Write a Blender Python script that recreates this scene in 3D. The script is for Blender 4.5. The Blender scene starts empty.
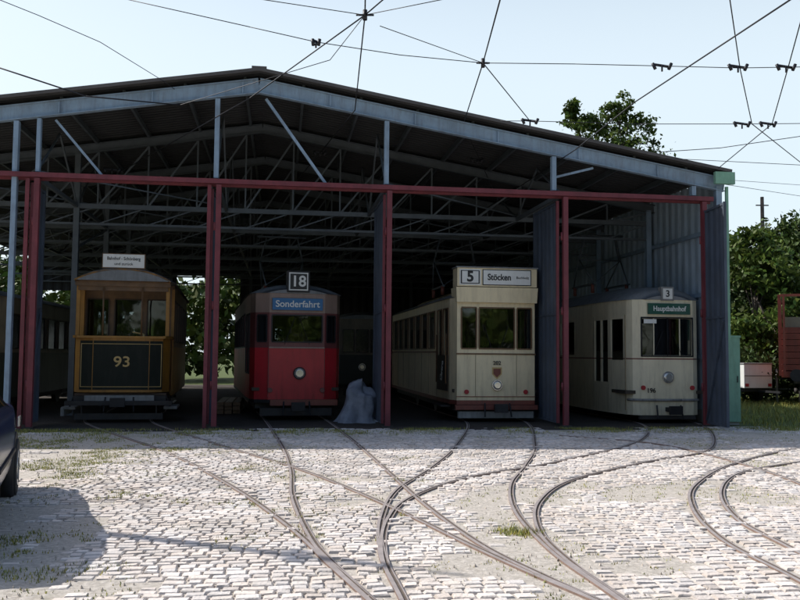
import bpy, math, random
import numpy as np
from mathutils import Vector, Matrix, noise, kdtree
random.seed(7); np.random.seed(7)
R=math.radians
scene=bpy.context.scene
COL=scene.collection

# ---------------------------------------------------------------- camera
CAMZ=1.6
camd=bpy.data.cameras.new("camera"); cam=bpy.data.objects.new("camera",camd); COL.objects.link(cam)
camd.sensor_width=36; camd.lens=38.25; camd.clip_start=.05; camd.clip_end=3000
PM=Matrix.Rotation(R(90+3.63),4,'X')@Matrix.Rotation(R(0.5),4,'Z')
cam.matrix_world=Matrix.Translation((0,0,CAMZ))@PM
scene.camera=cam
def ray(px,py): return PM.to_3x3()@Vector(((px-400)/850,-(py-300)/850,-1))
def G(px,py):
    d=ray(px,py); t=-CAMZ/d.z
    return Vector((d.x*t,d.y*t,0))
def P(px,py,Y):
    d=ray(px,py); t=Y/d.y
    return Vector((d.x*t,Y,CAMZ+d.z*t))

# ---------------------------------------------------------------- materials
def M(name,col,rough=.6,metal=0,var=.15,scale=3,bump=0,bscale=30,streak=0,dirtcol=(.07,.06,.05),spec=.5,low=0):
    m=bpy.data.materials.new(name); m.use_nodes=True; nt=m.node_tree; N=nt.nodes; L=nt.links
    b=N['Principled BSDF']; b.inputs['Roughness'].default_value=rough; b.inputs['Metallic'].default_value=metal
    b.inputs['Specular IOR Level'].default_value=spec
    tc=N.new('ShaderNodeTexCoord')
    n=N.new('ShaderNodeTexNoise'); n.inputs['Scale'].default_value=scale; n.inputs['Detail'].default_value=7; n.inputs['Roughness'].default_value=.65
    L.new(tc.outputs['Object'],n.inputs['Vector'])
    r=N.new('ShaderNodeMapRange'); r.inputs['From Min'].default_value=.3; r.inputs['From Max'].default_value=.7
    r.inputs['To Min'].default_value=1-var; r.inputs['To Max'].default_value=1+var
    L.new(n.outputs['Fac'],r.inputs['Value'])
    mx=N.new('ShaderNodeMix'); mx.data_type='RGBA'; mx.blend_type='MULTIPLY'; mx.inputs['Factor'].default_value=1
    mx.inputs['A'].default_value=(*col,1)
    L.new(r.outputs['Result'],mx.inputs['B'])
    out=mx.outputs['Result']
    if streak>0:
        mp=N.new('ShaderNodeMapping'); mp.inputs['Scale'].default_value=(5,5,.7); L.new(tc.outputs['Object'],mp.inputs['Vector'])
        n2=N.new('ShaderNodeTexNoise'); n2.inputs['Scale'].default_value=1.6; n2.inputs['Detail'].default_value=8; n2.inputs['Roughness'].default_value=.7
        L.new(mp.outputs['Vector'],n2.inputs['Vector'])
        r2=N.new('ShaderNodeMapRange'); r2.inputs['From Min'].default_value=.47; r2.inputs['From Max'].default_value=.8; r2.inputs['To Max'].default_value=streak
        L.new(n2.outputs['Fac'],r2.inputs['Value'])
        fac=r2.outputs['Result']
        if low>0:   # road dirt thrown up on the lower panels
            sp=N.new('ShaderNodeSeparateXYZ'); L.new(tc.outputs['Object'],sp.inputs[0])
            rl=N.new('ShaderNodeMapRange'); rl.inputs['From Min'].default_value=.3; rl.inputs['From Max'].default_value=1.25; rl.inputs['To Min'].default_value=low; rl.inputs['To Max'].default_value=0
            L.new(sp.outputs['Z'],rl.inputs['Value'])
            mu=N.new('ShaderNodeMath'); mu.operation='MULTIPLY'; L.new(rl.outputs['Result'],mu.inputs[0]); L.new(n2.outputs['Fac'],mu.inputs[1])
            ad=N.new('ShaderNodeMath'); ad.use_clamp=True; L.new(fac,ad.inputs[0]); L.new(mu.outputs[0],ad.inputs[1]); fac=ad.outputs[0]
        m2=N.new('ShaderNodeMix'); m2.data_type='RGBA'; m2.inputs['B'].default_value=(*dirtcol,1)
        L.new(fac,m2.inputs['Factor']); L.new(out,m2.inputs['A']); out=m2.outputs['Result']
        ra=N.new('ShaderNodeMapRange'); ra.inputs['To Min'].default_value=rough; ra.inputs['To Max'].default_value=.8; L.new(fac,ra.inputs['Value']); L.new(ra.outputs['Result'],b.inputs['Roughness'])
    L.new(out,b.inputs['Base Color'])
    if bump>0:
        n3=N.new('ShaderNodeTexNoise'); n3.inputs['Scale'].default_value=bscale; n3.inputs['Detail'].default_value=6
        L.new(tc.outputs['Object'],n3.inputs['Vector'])
        bp=N.new('ShaderNodeBump'); bp.inputs['Strength'].default_value=bump; bp.inputs['Distance'].default_value=.02
        L.new(n3.outputs['Fac'],bp.inputs['Height']); L.new(bp.outputs['Normal'],b.inputs['Normal'])
    return m
def attr_mat(name,col,rough=.85,bump=0,bscale=40,trans=0,attr='shade'):
    m=bpy.data.materials.new(name); m.use_nodes=True; nt=m.node_tree; N=nt.nodes; L=nt.links
    b=N['Principled BSDF']; b.inputs['Roughness'].default_value=rough; b.inputs['Specular IOR Level'].default_value=.25
    a=N.new('ShaderNodeAttribute'); a.attribute_name=attr
    mx=N.new('ShaderNodeMix'); mx.data_type='RGBA'; mx.blend_type='MULTIPLY'; mx.inputs['Factor'].default_value=1
    mx.inputs['A'].default_value=(*col,1); L.new(a.outputs['Color'],mx.inputs['B']); out=mx.outputs['Result']
    if bump>0:
        tc=N.new('ShaderNodeTexCoord'); n=N.new('ShaderNodeTexNoise'); n.inputs['Scale'].default_value=bscale; n.inputs['Detail'].default_value=6
        L.new(tc.outputs['Object'],n.inputs['Vector'])
        bp=N.new('ShaderNodeBump'); bp.inputs['Strength'].default_value=bump; bp.inputs['Distance'].default_value=.02
        L.new(n.outputs['Fac'],bp.inputs['Height']); L.new(bp.outputs['Normal'],b.inputs['Normal'])
        nb=N.new('ShaderNodeTexNoise'); nb.inputs['Scale'].default_value=.9; nb.inputs['Detail'].default_value=10; nb.inputs['Roughness'].default_value=.8
        L.new(tc.outputs['Object'],nb.inputs['Vector'])
        r=N.new('ShaderNodeMapRange'); r.inputs['From Min'].default_value=.34; r.inputs['From Max'].default_value=.58; r.inputs['To Min'].default_value=0; r.inputs['To Max'].default_value=1
        L.new(nb.outputs['Fac'],r.inputs['Value'])
        cr=N.new('ShaderNodeMix'); cr.data_type='RGBA'; cr.inputs['A'].default_value=(.74,.71,.67,1); cr.inputs['B'].default_value=(1.06,1.05,1.05,1); L.new(r.outputs['Result'],cr.inputs['Factor'])
        m3=N.new('ShaderNodeMix'); m3.data_type='RGBA'; m3.blend_type='MULTIPLY'; m3.inputs['Factor'].default_value=1
        L.new(out,m3.inputs['A']); L.new(cr.outputs['Result'],m3.inputs['B']); out=m3.outputs['Result']
    L.new(out,b.inputs['Base Color'])
    if trans>0:
        t=N.new('ShaderNodeBsdfTranslucent'); L.new(out,t.inputs['Color'])
        ms=N.new('ShaderNodeMixShader'); ms.inputs[0].default_value=trans
        L.new(b.outputs[0],ms.inputs[1]); L.new(t.outputs[0],ms.inputs[2]); L.new(ms.outputs[0],N['Material Output'].inputs['Surface'])
    return m
def glass_mat(name,tint=(.34,.38,.38),gl=.05):
    m=bpy.data.materials.new(name); m.use_nodes=True; nt=m.node_tree; N=nt.nodes; L=nt.links
    N.remove(N['Principled BSDF'])
    t=N.new('ShaderNodeBsdfTransparent'); t.inputs[0].default_value=(*tint,1)
    g=N.new('ShaderNodeBsdfGlossy'); g.inputs['Roughness'].default_value=.04; g.inputs[0].default_value=(.9,.95,1,1)
    tc=N.new('ShaderNodeTexCoord'); n=N.new('ShaderNodeTexNoise'); n.inputs['Scale'].default_value=1.3; L.new(tc.outputs['Object'],n.inputs['Vector'])
    bp=N.new('ShaderNodeBump'); bp.inputs['Strength'].default_value=.15; bp.inputs['Distance'].default_value=.05; L.new(n.outputs['Fac'],bp.inputs['Height']); L.new(bp.outputs['Normal'],g.inputs['Normal'])
    f=N.new('ShaderNodeFresnel'); f.inputs[0].default_value=1.5
    a=N.new('ShaderNodeMath'); a.operation='ADD'; a.inputs[1].default_value=gl; L.new(f.outputs[0],a.inputs[0])
    ms=N.new('ShaderNodeMixShader'); L.new(a.outputs[0],ms.inputs[0]); L.new(t.outputs[0],ms.inputs[1]); L.new(g.outputs[0],ms.inputs[2])
    L.new(ms.outputs[0],N['Material Output'].inputs['Surface'])
    return m

m_bluesteel=M("blue_grey_painted_steel",(.25,.34,.44),.55,.0,.2,2,.1,40,.6,(.12,.09,.07))
m_redsteel=M("oxide_red_steel",(.17,.032,.042),.6,0,.25,3,.1,40,.5,(.05,.03,.03))
m_bars=M("galvanised_lattice",(.10,.115,.13),.55,.2,.2,3)
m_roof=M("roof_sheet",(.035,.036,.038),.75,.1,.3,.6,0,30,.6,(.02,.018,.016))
m_rooftop=M("roof_sheet_edge",(.10,.09,.085),.7,.1,.3,1)
m_door=M("door_sheet",(.07,.09,.125),.6,.1,.2,2,0,30,.6,(.04,.035,.03))
m_wall=M("light_blue_wall_sheet",(.42,.52,.62),.6,.1,.12,1.5,0,30,.5,(.14,.13,.12))
m_green=M("pale_green_paint",(.22,.42,.30),.6,0,.15,3,0,30,.4)
m_black=M("black_iron",(.02,.02,.022),.55,.3,.3,6,.1,60)
m_dkgrey=M("dark_grey_underframe",(.045,.042,.04),.7,.2,.3,5,.15,50,.6,(.08,.055,.04))
m_grey=M("weathered_grey_paint",(.26,.26,.25),.6,0,.2,4,.05,50,.6)
m_cream=M("cream_tram_paint",(.84,.71,.46),.33,0,.07,2,.02,6,.5,(.38,.29,.17),low=.5)
m_ivory=M("ivory_tram_paint",(.83,.74,.53),.33,0,.07,2,.02,6,.5,(.36,.29,.18),low=.5)
m_red=M("red_tram_paint",(.50,.02,.03),.38,0,.12,2,.02,6,.45,(.12,.03,.02),low=.6)
m_maroon=M("maroon_tram_paint",(.16,.045,.045),.38,0,.15,2,0,30,.4)
m_band=M("dull_beige_band",(.30,.21,.17),.4,0,.15,2,0,30,.4)  # dull beige, darker than the cream tram paint
m_ochre=M("ochre_tram_paint",(.38,.18,.03),.45,0,.2,3,0,30,.5,(.09,.05,.025),low=.6)
m_olive=M("black_green_dash_panel",(.016,.020,.015),.6,0,.2,3,0,30,.3,spec=.2)
m_gold=M("gold_leaf_lettering",(.55,.38,.15),.4,.1,.1,8)
m_tan=M("brown_varnished_wood",(.17,.09,.038),.45,0,.3,5,.1,40,.4)
m_wood=M("dark_wood_interior",(.05,.026,.014),.5,0,.25,5)
m_white=M("white_enamel",(.80,.80,.76),.4,0,.05,3,0,30,.25,(.4,.38,.33))
m_txt=M("black_sign_lettering",(.02,.02,.02),.5,0,.05)
m_bluesign=M("blue_sign_enamel",(.03,.16,.36),.35,0,.1)
m_greensign=M("dark_green_sign_enamel",(.02,.10,.07),.35,0,.1)
m_lamp=M("headlamp_glass",(.62,.62,.58),.12,.6,.1,20)
m_chrome=M("dull_chrome",(.55,.55,.55),.25,.9,.1,9)
m_redbrown=M("redbrown_skirt",(.22,.06,.04),.5,0,.2,4,0,30,.5)
m_seam=M("dark_panel_seam",(.28,.22,.13),.6,0,.2,9)  # thin dark strips that mark the panel seams
m_troof=M("tram_roof_canvas",(.22,.23,.235),.75,0,.2,3,.1,40,.5)
m_tarp=M("grey_tarpaulin",(.24,.26,.31),.7,0,.3,4,.5,12)
m_glass=glass_mat("window_glass")
m_cglass=glass_mat("car_glass",(.12,.14,.14),.08)
m_dglass=M("dusty_dark_glass",(.012,.014,.015),.15,0,.3,4)
m_tyre=M("tyre_rubber",(.02,.02,.02),.85,0,.2,9,.2,60)
m_car=M("navy_car_paint",(.02,.035,.10),.2,.3,.1,4)
m_rust=M("rusty_red_wagon",(.22,.05,.03),.75,0,.3,3,.15,40,.6,(.09,.05,.035))
m_oldtram=M("stored_tram_green_paint",(.05,.055,.04),.5,0,.2,2,0,30,.5)
m_oldtram2=M("stored_tram_beige_paint",(.22,.18,.12),.5,0,.2,2,0,30,.5)
m_wire=M("overhead_wire_copper",(.03,.03,.035),.5,.5,.1)
m_bark=M("bark",(.09,.07,.055),.9,0,.3,6,.6,20)
m_rail=M("worn_rail_steel",(.40,.35,.33),.45,.15,.2,6,.05,50)
m_railside=M("rusty_rail_side",(.22,.15,.12),.8,.1,.3,9,.2,50)
m_groove=M("rail_groove_dark",(.11,.085,.07),.9,0,.3,20)  # darker brown for the rail groove
m_conc=M("concrete",(.36,.35,.32),.85,0,.15,3,.2,40,.4)
m_curtain=M("interior_panel",(.07,.055,.04),.8,0,.3,3)

# ---------------------------------------------------------------- mesh builder
class MB:
    def __init__(s): s.v=[];s.f=[];s.m=[];s.sm=[];s.mats=[]
    def mi(s,m):
        if m not in s.mats: s.mats.append(m)
        return s.mats.index(m)
    def face(s,pts,m,smooth=False):
        i=len(s.v); s.v+= [tuple(p) for p in pts]; s.f.append(tuple(range(i,i+len(pts)))); s.m.append(s.mi(m)); s.sm.append(smooth)
    def box(s,x0,x1,y0,y1,z0,z1,m):
        i=len(s.v); s.v+=[(x0,y0,z0),(x1,y0,z0),(x1,y1,z0),(x0,y1,z0),(x0,y0,z1),(x1,y0,z1),(x1,y1,z1),(x0,y1,z1)]
        k=s.mi(m)
        for q in ((0,3,2,1),(4,5,6,7),(0,1,5,4),(1,2,6,5),(2,3,7,6),(3,0,4,7)):
            s.f.append(tuple(i+a for a in q)); s.m.append(k); s.sm.append(False)
    def beam(s,a,b,w,h,m,up=(0,0,1)):
        a=Vector(a);b=Vector(b);d=(b-a).normalized();u=Vector(up)
        x=d.cross(u)
        if x.length<1e-4: x=d.cross(Vector((1,0,0)))
        x.normalize(); u=x.cross(d).normalized()
        i=len(s.v);k=s.mi(m)
        for p in (a,b):
            for sx,su in((-1,-1),(1,-1),(1,1),(-1,1)): s.v.append(tuple(p+x*sx*w/2+u*su*h/2))
        for q in ((0,1,2,3),(7,6,5,4),(0,4,5,1),(1,5,6,2),(2,6,7,3),(3,7,4,0)):
            s.f.append(tuple(i+a for a in q)); s.m.append(k); s.sm.append(False)
    def ibeam(s,a,b,w,h,m,up=(0,0,1),t=.02):
        a=Vector(a);b=Vector(b);d=(b-a).normalized();x=d.cross(Vector(up)).normalized();u=x.cross(d).normalized()
        s.beam(a+u*(h/2-t/2),b+u*(h/2-t/2),w,t,m,up); s.beam(a-u*(h/2-t/2),b-u*(h/2-t/2),w,t,m,up); s.beam(a,b,t,h-2*t,m,up)
    def cyl(s,a,b,r,m,seg=10,r2=None,smooth=True,caps=True):
        a=Vector(a);b=Vector(b);d=(b-a).normalized();x=d.orthogonal().normalized();y=d.cross(x)
        r2=r if r2 is None else r2; i=len(s.v);k=s.mi(m)
        for p,rr in((a,r),(b,r2)):
            for j in range(seg):
                t=2*math.pi*j/seg; s.v.append(tuple(p+x*rr*math.cos(t)+y*rr*math.sin(t)))
        for j in range(seg):
            j2=(j+1)%seg; s.f.append((i+j,i+j2,i+seg+j2,i+seg+j)); s.m.append(k); s.sm.append(smooth)
        if caps:
            s.f.append(tuple(i+j for j in reversed(range(seg)))); s.m.append(k); s.sm.append(False)
            s.f.append(tuple(i+seg+j for j in range(seg))); s.m.append(k); s.sm.append(False)
    def wire(s,pts,r,m,seg=5):
        for a,b in zip(pts[:-1],pts[1:]): s.cyl(a,b,r,m,seg)
    def obj(s,name,parent=None,loc=None,merge=False,bevel=0):
        me=bpy.data.meshes.new(name); me.from_pydata(s.v,[],s.f)
        for m in s.mats: me.materials.append(m)
        me.polygons.foreach_set('material_index',s.m); me.polygons.foreach_set('use_smooth',s.sm); me.update()
        o=bpy.data.objects.new(name,me); COL.objects.link(o)
        if parent: o.parent=parent
        if loc: o.location=loc
        if bevel:
            w=o.modifiers.new('weld','WELD'); w.merge_threshold=.0005
            b=o.modifiers.new('bevel','BEVEL'); b.width=bevel; b.segments=2; b.limit_method='ANGLE'
        return o
def empty(name,loc=(0,0,0),rz=0):
    e=bpy.data.objects.new(name,None); COL.objects.link(e); e.location=loc; e.rotation_euler=(0,0,rz); e.empty_display_size=.3; return e
def text(name,s,parent,loc,size,m,rot=(math.pi/2,0,0),ext=.004,bold=0,sx=1):
    c=bpy.data.curves.new(name,'FONT'); c.body=s; c.size=size; c.align_x='CENTER'; c.align_y='CENTER'; c.extrude=ext; c.offset=bold
    c.materials.append(m); o=bpy.data.objects.new(name,c); COL.objects.link(o); o.parent=parent; o.location=loc; o.rotation_euler=rot; o.scale=(sx,1,1); return o

def shell(mb,gl,pts,zones,ops,t=.05,frame=None,glass=None,fw=.03):
    """walls along an outline with real openings; ops: {seg:[(u0,u1,z0,z1)]} in metres from segment start"""
    for i in range(len(pts)-1):
        p0=Vector(pts[i]);p1=Vector(pts[i+1]);d=p1-p0;Ln=d.length;d=d/Ln;n=Vector((d.y,-d.x))
        o=[(u0,min(u1,Ln-.02),a,b) for (u0,u1,a,b) in ops.get(i,[])]
        us=sorted(set([0,Ln]+[q for w in o for q in w[:2]])); zs=sorted(set([z for zz in zones for z in zz[:2]]+[q for w in o for q in w[2:]]))
        nu,nz=len(us)-1,len(zs)-1
        def solid(a,b):
            if a<0 or a>=nu or b<0 or b>=nz: return False
            uc=(us[a]+us[a+1])/2; zc=(zs[b]+zs[b+1])/2
            return not any(w[0]<uc<w[1] and w[2]<zc<w[3] for w in o)
        def pt(u,z,k):
            q=p0+d*u-n*(t*k); return (q.x,q.y,z)
        for a in range(nu):
            for b in range(nz):
                if not solid(a,b): continue
                zc=(zs[b]+zs[b+1])/2; mm=[z[2] for z in zones if z[0]<zc<z[1]][0]
                u0,u1,z0,z1=us[a],us[a+1],zs[b],zs[b+1]
                mb.face([pt(u0,z0,0),pt(u1,z0,0),pt(u1,z1,0),pt(u0,z1,0)],mm)
                mb.face([pt(u1,z0,1),pt(u0,z0,1),pt(u0,z1,1),pt(u1,z1,1)],m_wood)
                if a>0 and not solid(a-1,b): mb.face([pt(u0,z0,1),pt(u0,z0,0),pt(u0,z1,0),pt(u0,z1,1)],mm)
                if a<nu-1 and not solid(a+1,b): mb.face([pt(u1,z0,0),pt(u1,z0,1),pt(u1,z1,1),pt(u1,z1,0)],mm)
                if not solid(a,b-1): mb.face([pt(u0,z0,1),pt(u1,z0,1),pt(u1,z0,0),pt(u0,z0,0)],mm)
                if not solid(a,b+1): mb.face([pt(u0,z1,0),pt(u1,z1,0),pt(u1,z1,1),pt(u0,z1,1)],mm)
        for (u0,u1,z0,z1) in o:
            if glass: gl.face([pt(u0,z0,.5),pt(u1,z0,.5),pt(u1,z1,.5),pt(u0,z1,.5)],glass)
            if frame:
                def q3(u,z): 
                    q=p0+d*u+n*.004; return Vector((q.x,q.y,z))
                nn=(n.x,n.y,0)
                mb.beam(q3(u0,z0),q3(u1,z0),fw,.03,frame,nn); mb.beam(q3(u0,z1),q3(u1,z1),fw,.03,frame,nn)
                mb.beam(q3(u0,z0+fw/2),q3(u0,z1-fw/2),fw,.03,frame,nn); mb.beam(q3(u1,z0+fw/2),q3(u1,z1-fw/2),fw,.03,frame,nn)
def roofloft(mb,secs,m,nx=14,pw=2.4):
    rows=[]
    for (y,hw,ze,h) in secs:
        rows.append([(hw*math.sin(math.pi/2*(-1+2*k/nx)) , y, ze+h*(1-abs(math.sin(math.pi/2*(-1+2*k/nx)))**pw)) for k in range(nx+1)])
    i0=len(mb.v);k=mb.mi(m)
    for r in rows: mb.v+=r
    for a in range(len(rows)-1):
        for b in range(nx):
            q=i0+a*(nx+1)+b; mb.f.append((q,q+1,q+nx+2,q+nx+1)); mb.m.append(k); mb.sm.append(True)
    for a,rev in((0,False),(len(rows)-1,True)):
        f=[i0+a*(nx+1)+b for b in range(nx+1)]
        mb.f.append(tuple(f)); mb.m.append(k); mb.sm.append(False)
    for a in range(len(rows)-1):
        r0,r1=rows[a],rows[a+1]
        mb.face([r0[0],r0[-1],r1[-1],r1[0]],m)
def headlamp(mb,x,y,z,r,ring=m_chrome):
    mb.cyl((x,y+.10,z),(x,y-.02,z),r,ring,20)
    mb.cyl((x,y-.02,z),(x,y-.05,z),r*.86,m_lamp,20,r*.6)
def wheelset(mb,y,g=.72,r=.36):
    for sx in(-1,1):
        mb.cyl((sx*(g-.05),y,r+.03),(sx*(g+.06),y,r+.03),r,m_dkgrey,20)
        mb.cyl((sx*(g+.06),y,r+.03),(sx*(g+.2),y,r+.03),.1,m_dkgrey,10)
    mb.cyl((-g,y,r+.03),(g,y,r+.03),.06,m_dkgrey,8)
def pantograph(mb,y,z):
    for sx in(-1,1):
        mb.beam((sx*.5,y-.9,z),(sx*.5,y+.9,z),.05,.05,m_bars)
        mb.cyl((sx*.5,y-.8,z),(sx*.62,y+.0,z+.75),.02,m_bars,6); mb.cyl((sx*.62,y,z+.75),(sx*.45,y-.05,z+1.45),.018,m_bars,6)
        mb.cyl((sx*.5,y+.8,z),(sx*.62,y+.1,z+.75),.02,m_bars,6); mb.cyl((sx*.62,y+.1,z+.75),(sx*.45,y+.05,z+1.45),.018,m_bars,6)
        for yy in(-.7,.7): mb.cyl((sx*.5,y+yy,z-.25),(sx*.5,y+yy,z),.05,m_redbrown,8)
    mb.cyl((-.62,y,z+.75),(.62,y,z+.75),.018,m_bars,6)
    mb.cyl((-.7,y,z+1.47),(.7,y,z+1.47),.03,m_bars,6)
    mb.cyl((-.5,y-.8,z),(.62,y,z+.75),.012,m_bars,6)
def interior(mb,y0,y1,hw,z=.78):
    mb.box(-hw,hw,y0,y1,z-.08,z,m_curtain)
    y=y0+1.2
    while y<y1-.8:
        for sx in(-1,1):
            mb.box(min(sx*.35,sx*(hw-.08)),max(sx*.35,sx*(hw-.08)),y,y+.42,z+.35,z+.43,m_wood)
            mb.box(min(sx*.35,sx*(hw-.08)),max(sx*.35,sx*(hw-.08)),y+.42,y+.47,z+.35,z+.98,m_wood)
        y+=.95
def bulkhead(mb,y,hw,z0,z1):
    mb.box(-hw,-.38,y,y+.04,z0,z1,m_wood); mb.box(.38,hw,y,y+.04,z0,z1,m_wood); mb.box(-.38,.38,y,y+.04,z1-.45,z1,m_wood); mb.box(-.38,.38,y+.01,y+.03,z0,z0+.95,m_wood)
def coupler(mb,z=.42,y=0):
    mb.box(-.07,.07,y-.35,y+.3,z-.05,z+.05,m_black); mb.box(-.16,.16,y-.42,y-.352,z-.10,z+.10,m_black)
    mb.cyl((-.3,y-.02,z+.1),(-.32,y-.12,z-.22),.02,m_black,6); mb.cyl((.3,y-.02,z+.1),(.32,y-.12,z-.22),.02,m_black,6)

# ================================================================ SHED
SH_Y=18.7; SA=R(8)
shed=empty("tram_depot_shed",(0,SH_Y,0),SA)
PK=-3.15; PZ=7.70; SL=.166; XR=7.72; XL=-14.0; DEP=22.5
def rz(x): return PZ-abs(x-PK)*SL
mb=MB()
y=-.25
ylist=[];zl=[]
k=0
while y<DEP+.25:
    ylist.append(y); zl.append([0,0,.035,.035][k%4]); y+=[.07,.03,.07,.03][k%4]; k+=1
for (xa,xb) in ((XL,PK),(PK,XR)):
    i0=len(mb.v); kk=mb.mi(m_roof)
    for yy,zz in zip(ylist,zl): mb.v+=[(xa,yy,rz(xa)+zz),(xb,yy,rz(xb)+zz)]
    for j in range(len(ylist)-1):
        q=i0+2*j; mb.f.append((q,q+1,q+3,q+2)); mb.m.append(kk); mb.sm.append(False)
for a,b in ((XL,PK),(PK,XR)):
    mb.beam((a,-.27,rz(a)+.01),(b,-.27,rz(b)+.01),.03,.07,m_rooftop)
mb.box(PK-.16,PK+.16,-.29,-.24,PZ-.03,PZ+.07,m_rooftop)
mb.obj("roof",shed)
mb=MB()
for xx in np.arange(XL+.3,XR,1.28):
    if abs(xx-PK)<.15: continue
    mb.beam((xx,.1,rz(xx)-.075),(xx,DEP,rz(xx)-.075),.06,.13,m_bars)
mb.obj("purlins",shed)
mb=MB()
BZ=5.27
fr=[3.75*k for k in range(7)]
for k,yy in enumerate(fr):
    mt=m_bluesteel if k==0 else m_bars
    hh=.32 if k==0 else .22
    for a,b in ((XL+.1,PK),(PK,XR-.05)):
        mb.ibeam((a,yy,rz(a)-.12-hh/2),(b,yy,rz(b)-.12-hh/2),.14,hh,mt)
    if k>0:
        mb.beam((XL+.3,yy,BZ),(XR-.2,yy,BZ),.10,.12,mt)
        mb.beam((XL+.3,yy,BZ-.45),(XR-.2,yy,BZ-.45),.06,.06,mt)
        xx=XL+.6
        while xx<XR-1.4:
            x2=xx+1.23
            mb.beam((xx,yy,BZ),(x2,yy,rz(x2)-.36),.045,.045,mt)
            mb.beam((x2,yy,rz(x2)-.36),(x2+.0,yy,BZ),.04,.04,mt)
            mb.beam((xx,yy,BZ-.45),(x2,yy,BZ),.03,.03,mt)
            xx=x2
for xx in (-10.9,-7.75,-4.03,-.33,3.7):
    mb.beam((xx,.1,BZ+.0),(xx,DEP,BZ+.0),.07,.09,m_bars)
    for k in range(6):
        mb.beam((xx,fr[k],BZ),(xx+.0,fr[k]+1.87,rz(xx)-.3),.04,.04,m_bars); mb.beam((xx,fr[k]+1.87,rz(xx)-.3),(xx,fr[k+1],BZ),.04,.04,m_bars)
for k in range(6):
    mb.beam((-10.9,fr[k],BZ+.1),(-7.75,fr[k+1],BZ+.1),.03,.03,m_bars); mb.beam((-.33,fr[k],BZ+.1),(3.7,fr[k+1],BZ+.1),.03,.03,m_bars)
    mb.beam((-7.75,fr[k],BZ+.1),(-4.03,fr[k+1],BZ+.1),.03,.03,m_bars)
mb.obj("roof_trusses",shed)
mb=MB()
for yy in fr[1:]:
    for xx in (XL+.3,XR-.25,-7.75):
        mb.beam((xx,yy,0),(xx,yy,rz(xx)-.3),.14,.14,m_bluesteel if xx!=-7.75 else m_bars)
for xx in(3.7,-.33,-4.03): mb.beam((xx,DEP,0),(xx,DEP,5.2),.14,.14,m_bars)
mb.beam((-7.75,3.75,4.2),(-7.75,7.5,5.2),.05,.05,m_bars);mb.beam((-7.75,3.75,3.0),(-7.75,7.5,3.0),.05,.05,m_bars)
mb.obj("rear_columns",shed)
mb=MB()
mb.beam((XL+.1,-.06,BZ),(7.35,-.06,BZ),.10,.10,m_redsteel)
mb.beam((XL+.1,.09,BZ-.02),(7.35,.09,BZ-.02),.05,.14,m_redsteel)
mb.obj("front_door_track_beam",shed)
mb=MB()
for xx in (-8.15,-4.03,-.33,3.52,6.9):
    mb.beam((xx,.03,BZ+.08 if xx!=-8.15 else 0),(xx,.03,rz(xx)-.46),.14,.10,m_bluesteel)
mb.beam((-11.2,.03,0),(-11.2,.03,rz(-11.2)-.46),.15,.10,m_bluesteel)
mb.beam((-7.7,.03,BZ+.08),(-7.7,.03,rz(-7.7)-.46),.12,.08,m_bluesteel)
mb.beam((-3.0,.12,rz(-3)-.5),(-1.65,.12,BZ+.05),.06,.06,m_bluesteel)
mb.beam((-7.4,.12,rz(-7.4)-.5),(-6.4,.12,BZ+.05),.05,.05,m_bluesteel)
mb.beam((3.55,.12,BZ+.4),(4.5,.12,rz(4.5)-.5),.05,.05,m_bluesteel)
mb.beam((XR-.2,.03,0),(XR-.2,.03,rz(XR)-.3),.14,.14,m_bluesteel)
mb.box(XR-.42,XR+.06,-.30,-.20,rz(XR)-.30,rz(XR)-.02,m_green)
mb.beam((XR-.02,-.05,rz(XR)-.32),(XR-.02,-.05,2.0),.06,.06,m_green)
for xx in np.arange(XL+1,XR-.5,1.9):
    mb.box(xx-.012,xx+.012,-.074,-.01,rz(xx)-.41,rz(xx)-.16,m_bluesteel)
mb.obj("front_gable_frame",shed)
mb=MB()
for xx in (-7.75,-4.03,-.33,3.7,7.05):
    mb.beam((xx+.07,-.05,0),(xx+.07,-.05,BZ-.07),.11,.11,m_redsteel)
for xx in (-4.03,-7.75): mb.beam((xx-.13,-.02,0),(xx-.13,-.02,BZ-.07),.06,.08,m_redsteel)
for xx in (-7.75,-4.03,-.33,3.7,7.05):
    for zz in(.9,2.6,4.3): mb.cyl((xx+.0,-.03,zz-.09),(xx+.0,-.03,zz+.09),.03,m_redsteel,8)
    mb.box(xx-.04,xx+.18,-.17,.08,.005,.04,m_dkgrey)
mb.obj("red_door_posts",shed)
def leaf(name,x,y,ang,L,h,mf=m_redsteel):
    mb=MB()
    n=int(L/.075)
    i0=len(mb.v);kk=mb.mi(m_door)
    for j in range(n+1):
        xx=L*j/n; oy=.012*(1 if (j//2)%2 else -1); mb.v+=[(xx,oy,.12),(xx,oy,h)]
    for j in range(n):
        q=i0+2*j; mb.f.append((q,q+2,q+3,q+1)); mb.m.append(kk); mb.sm.append(False)
    for xx in(0,L): mb.beam((xx,0,.08),(xx,0,h+.04),.06,.06,mf if xx==0 else m_door)
    for zz in(.10,h*.5,h): mb.beam((.03,0,zz),(L-.03,0,zz),.05,.05,m_door)
    mb.beam((.05,-.035,.15),(L-.05,-.035,h*.48),.04,.02,m_door)
    o=mb.obj(name,shed); o.location=(x,y,0); o.rotation_euler=(0,0,ang); return o
leaf("door_leaf_1",-.36,.05,R(90),1.75,5.08); leaf("door_leaf_2",3.62,.05,R(90),1.75,5.08)
leaf("door_leaf_3",-4.1,.05,R(90),1.75,5.08); leaf("door_leaf_4",-7.8,.05,R(90),.9,5.08)
leaf("door_leaf_5",7.12,-.10,R(-97),1.15,4.95)
mb=MB()
n=int(DEP/.09);kk=mb.mi(m_wall)
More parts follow.
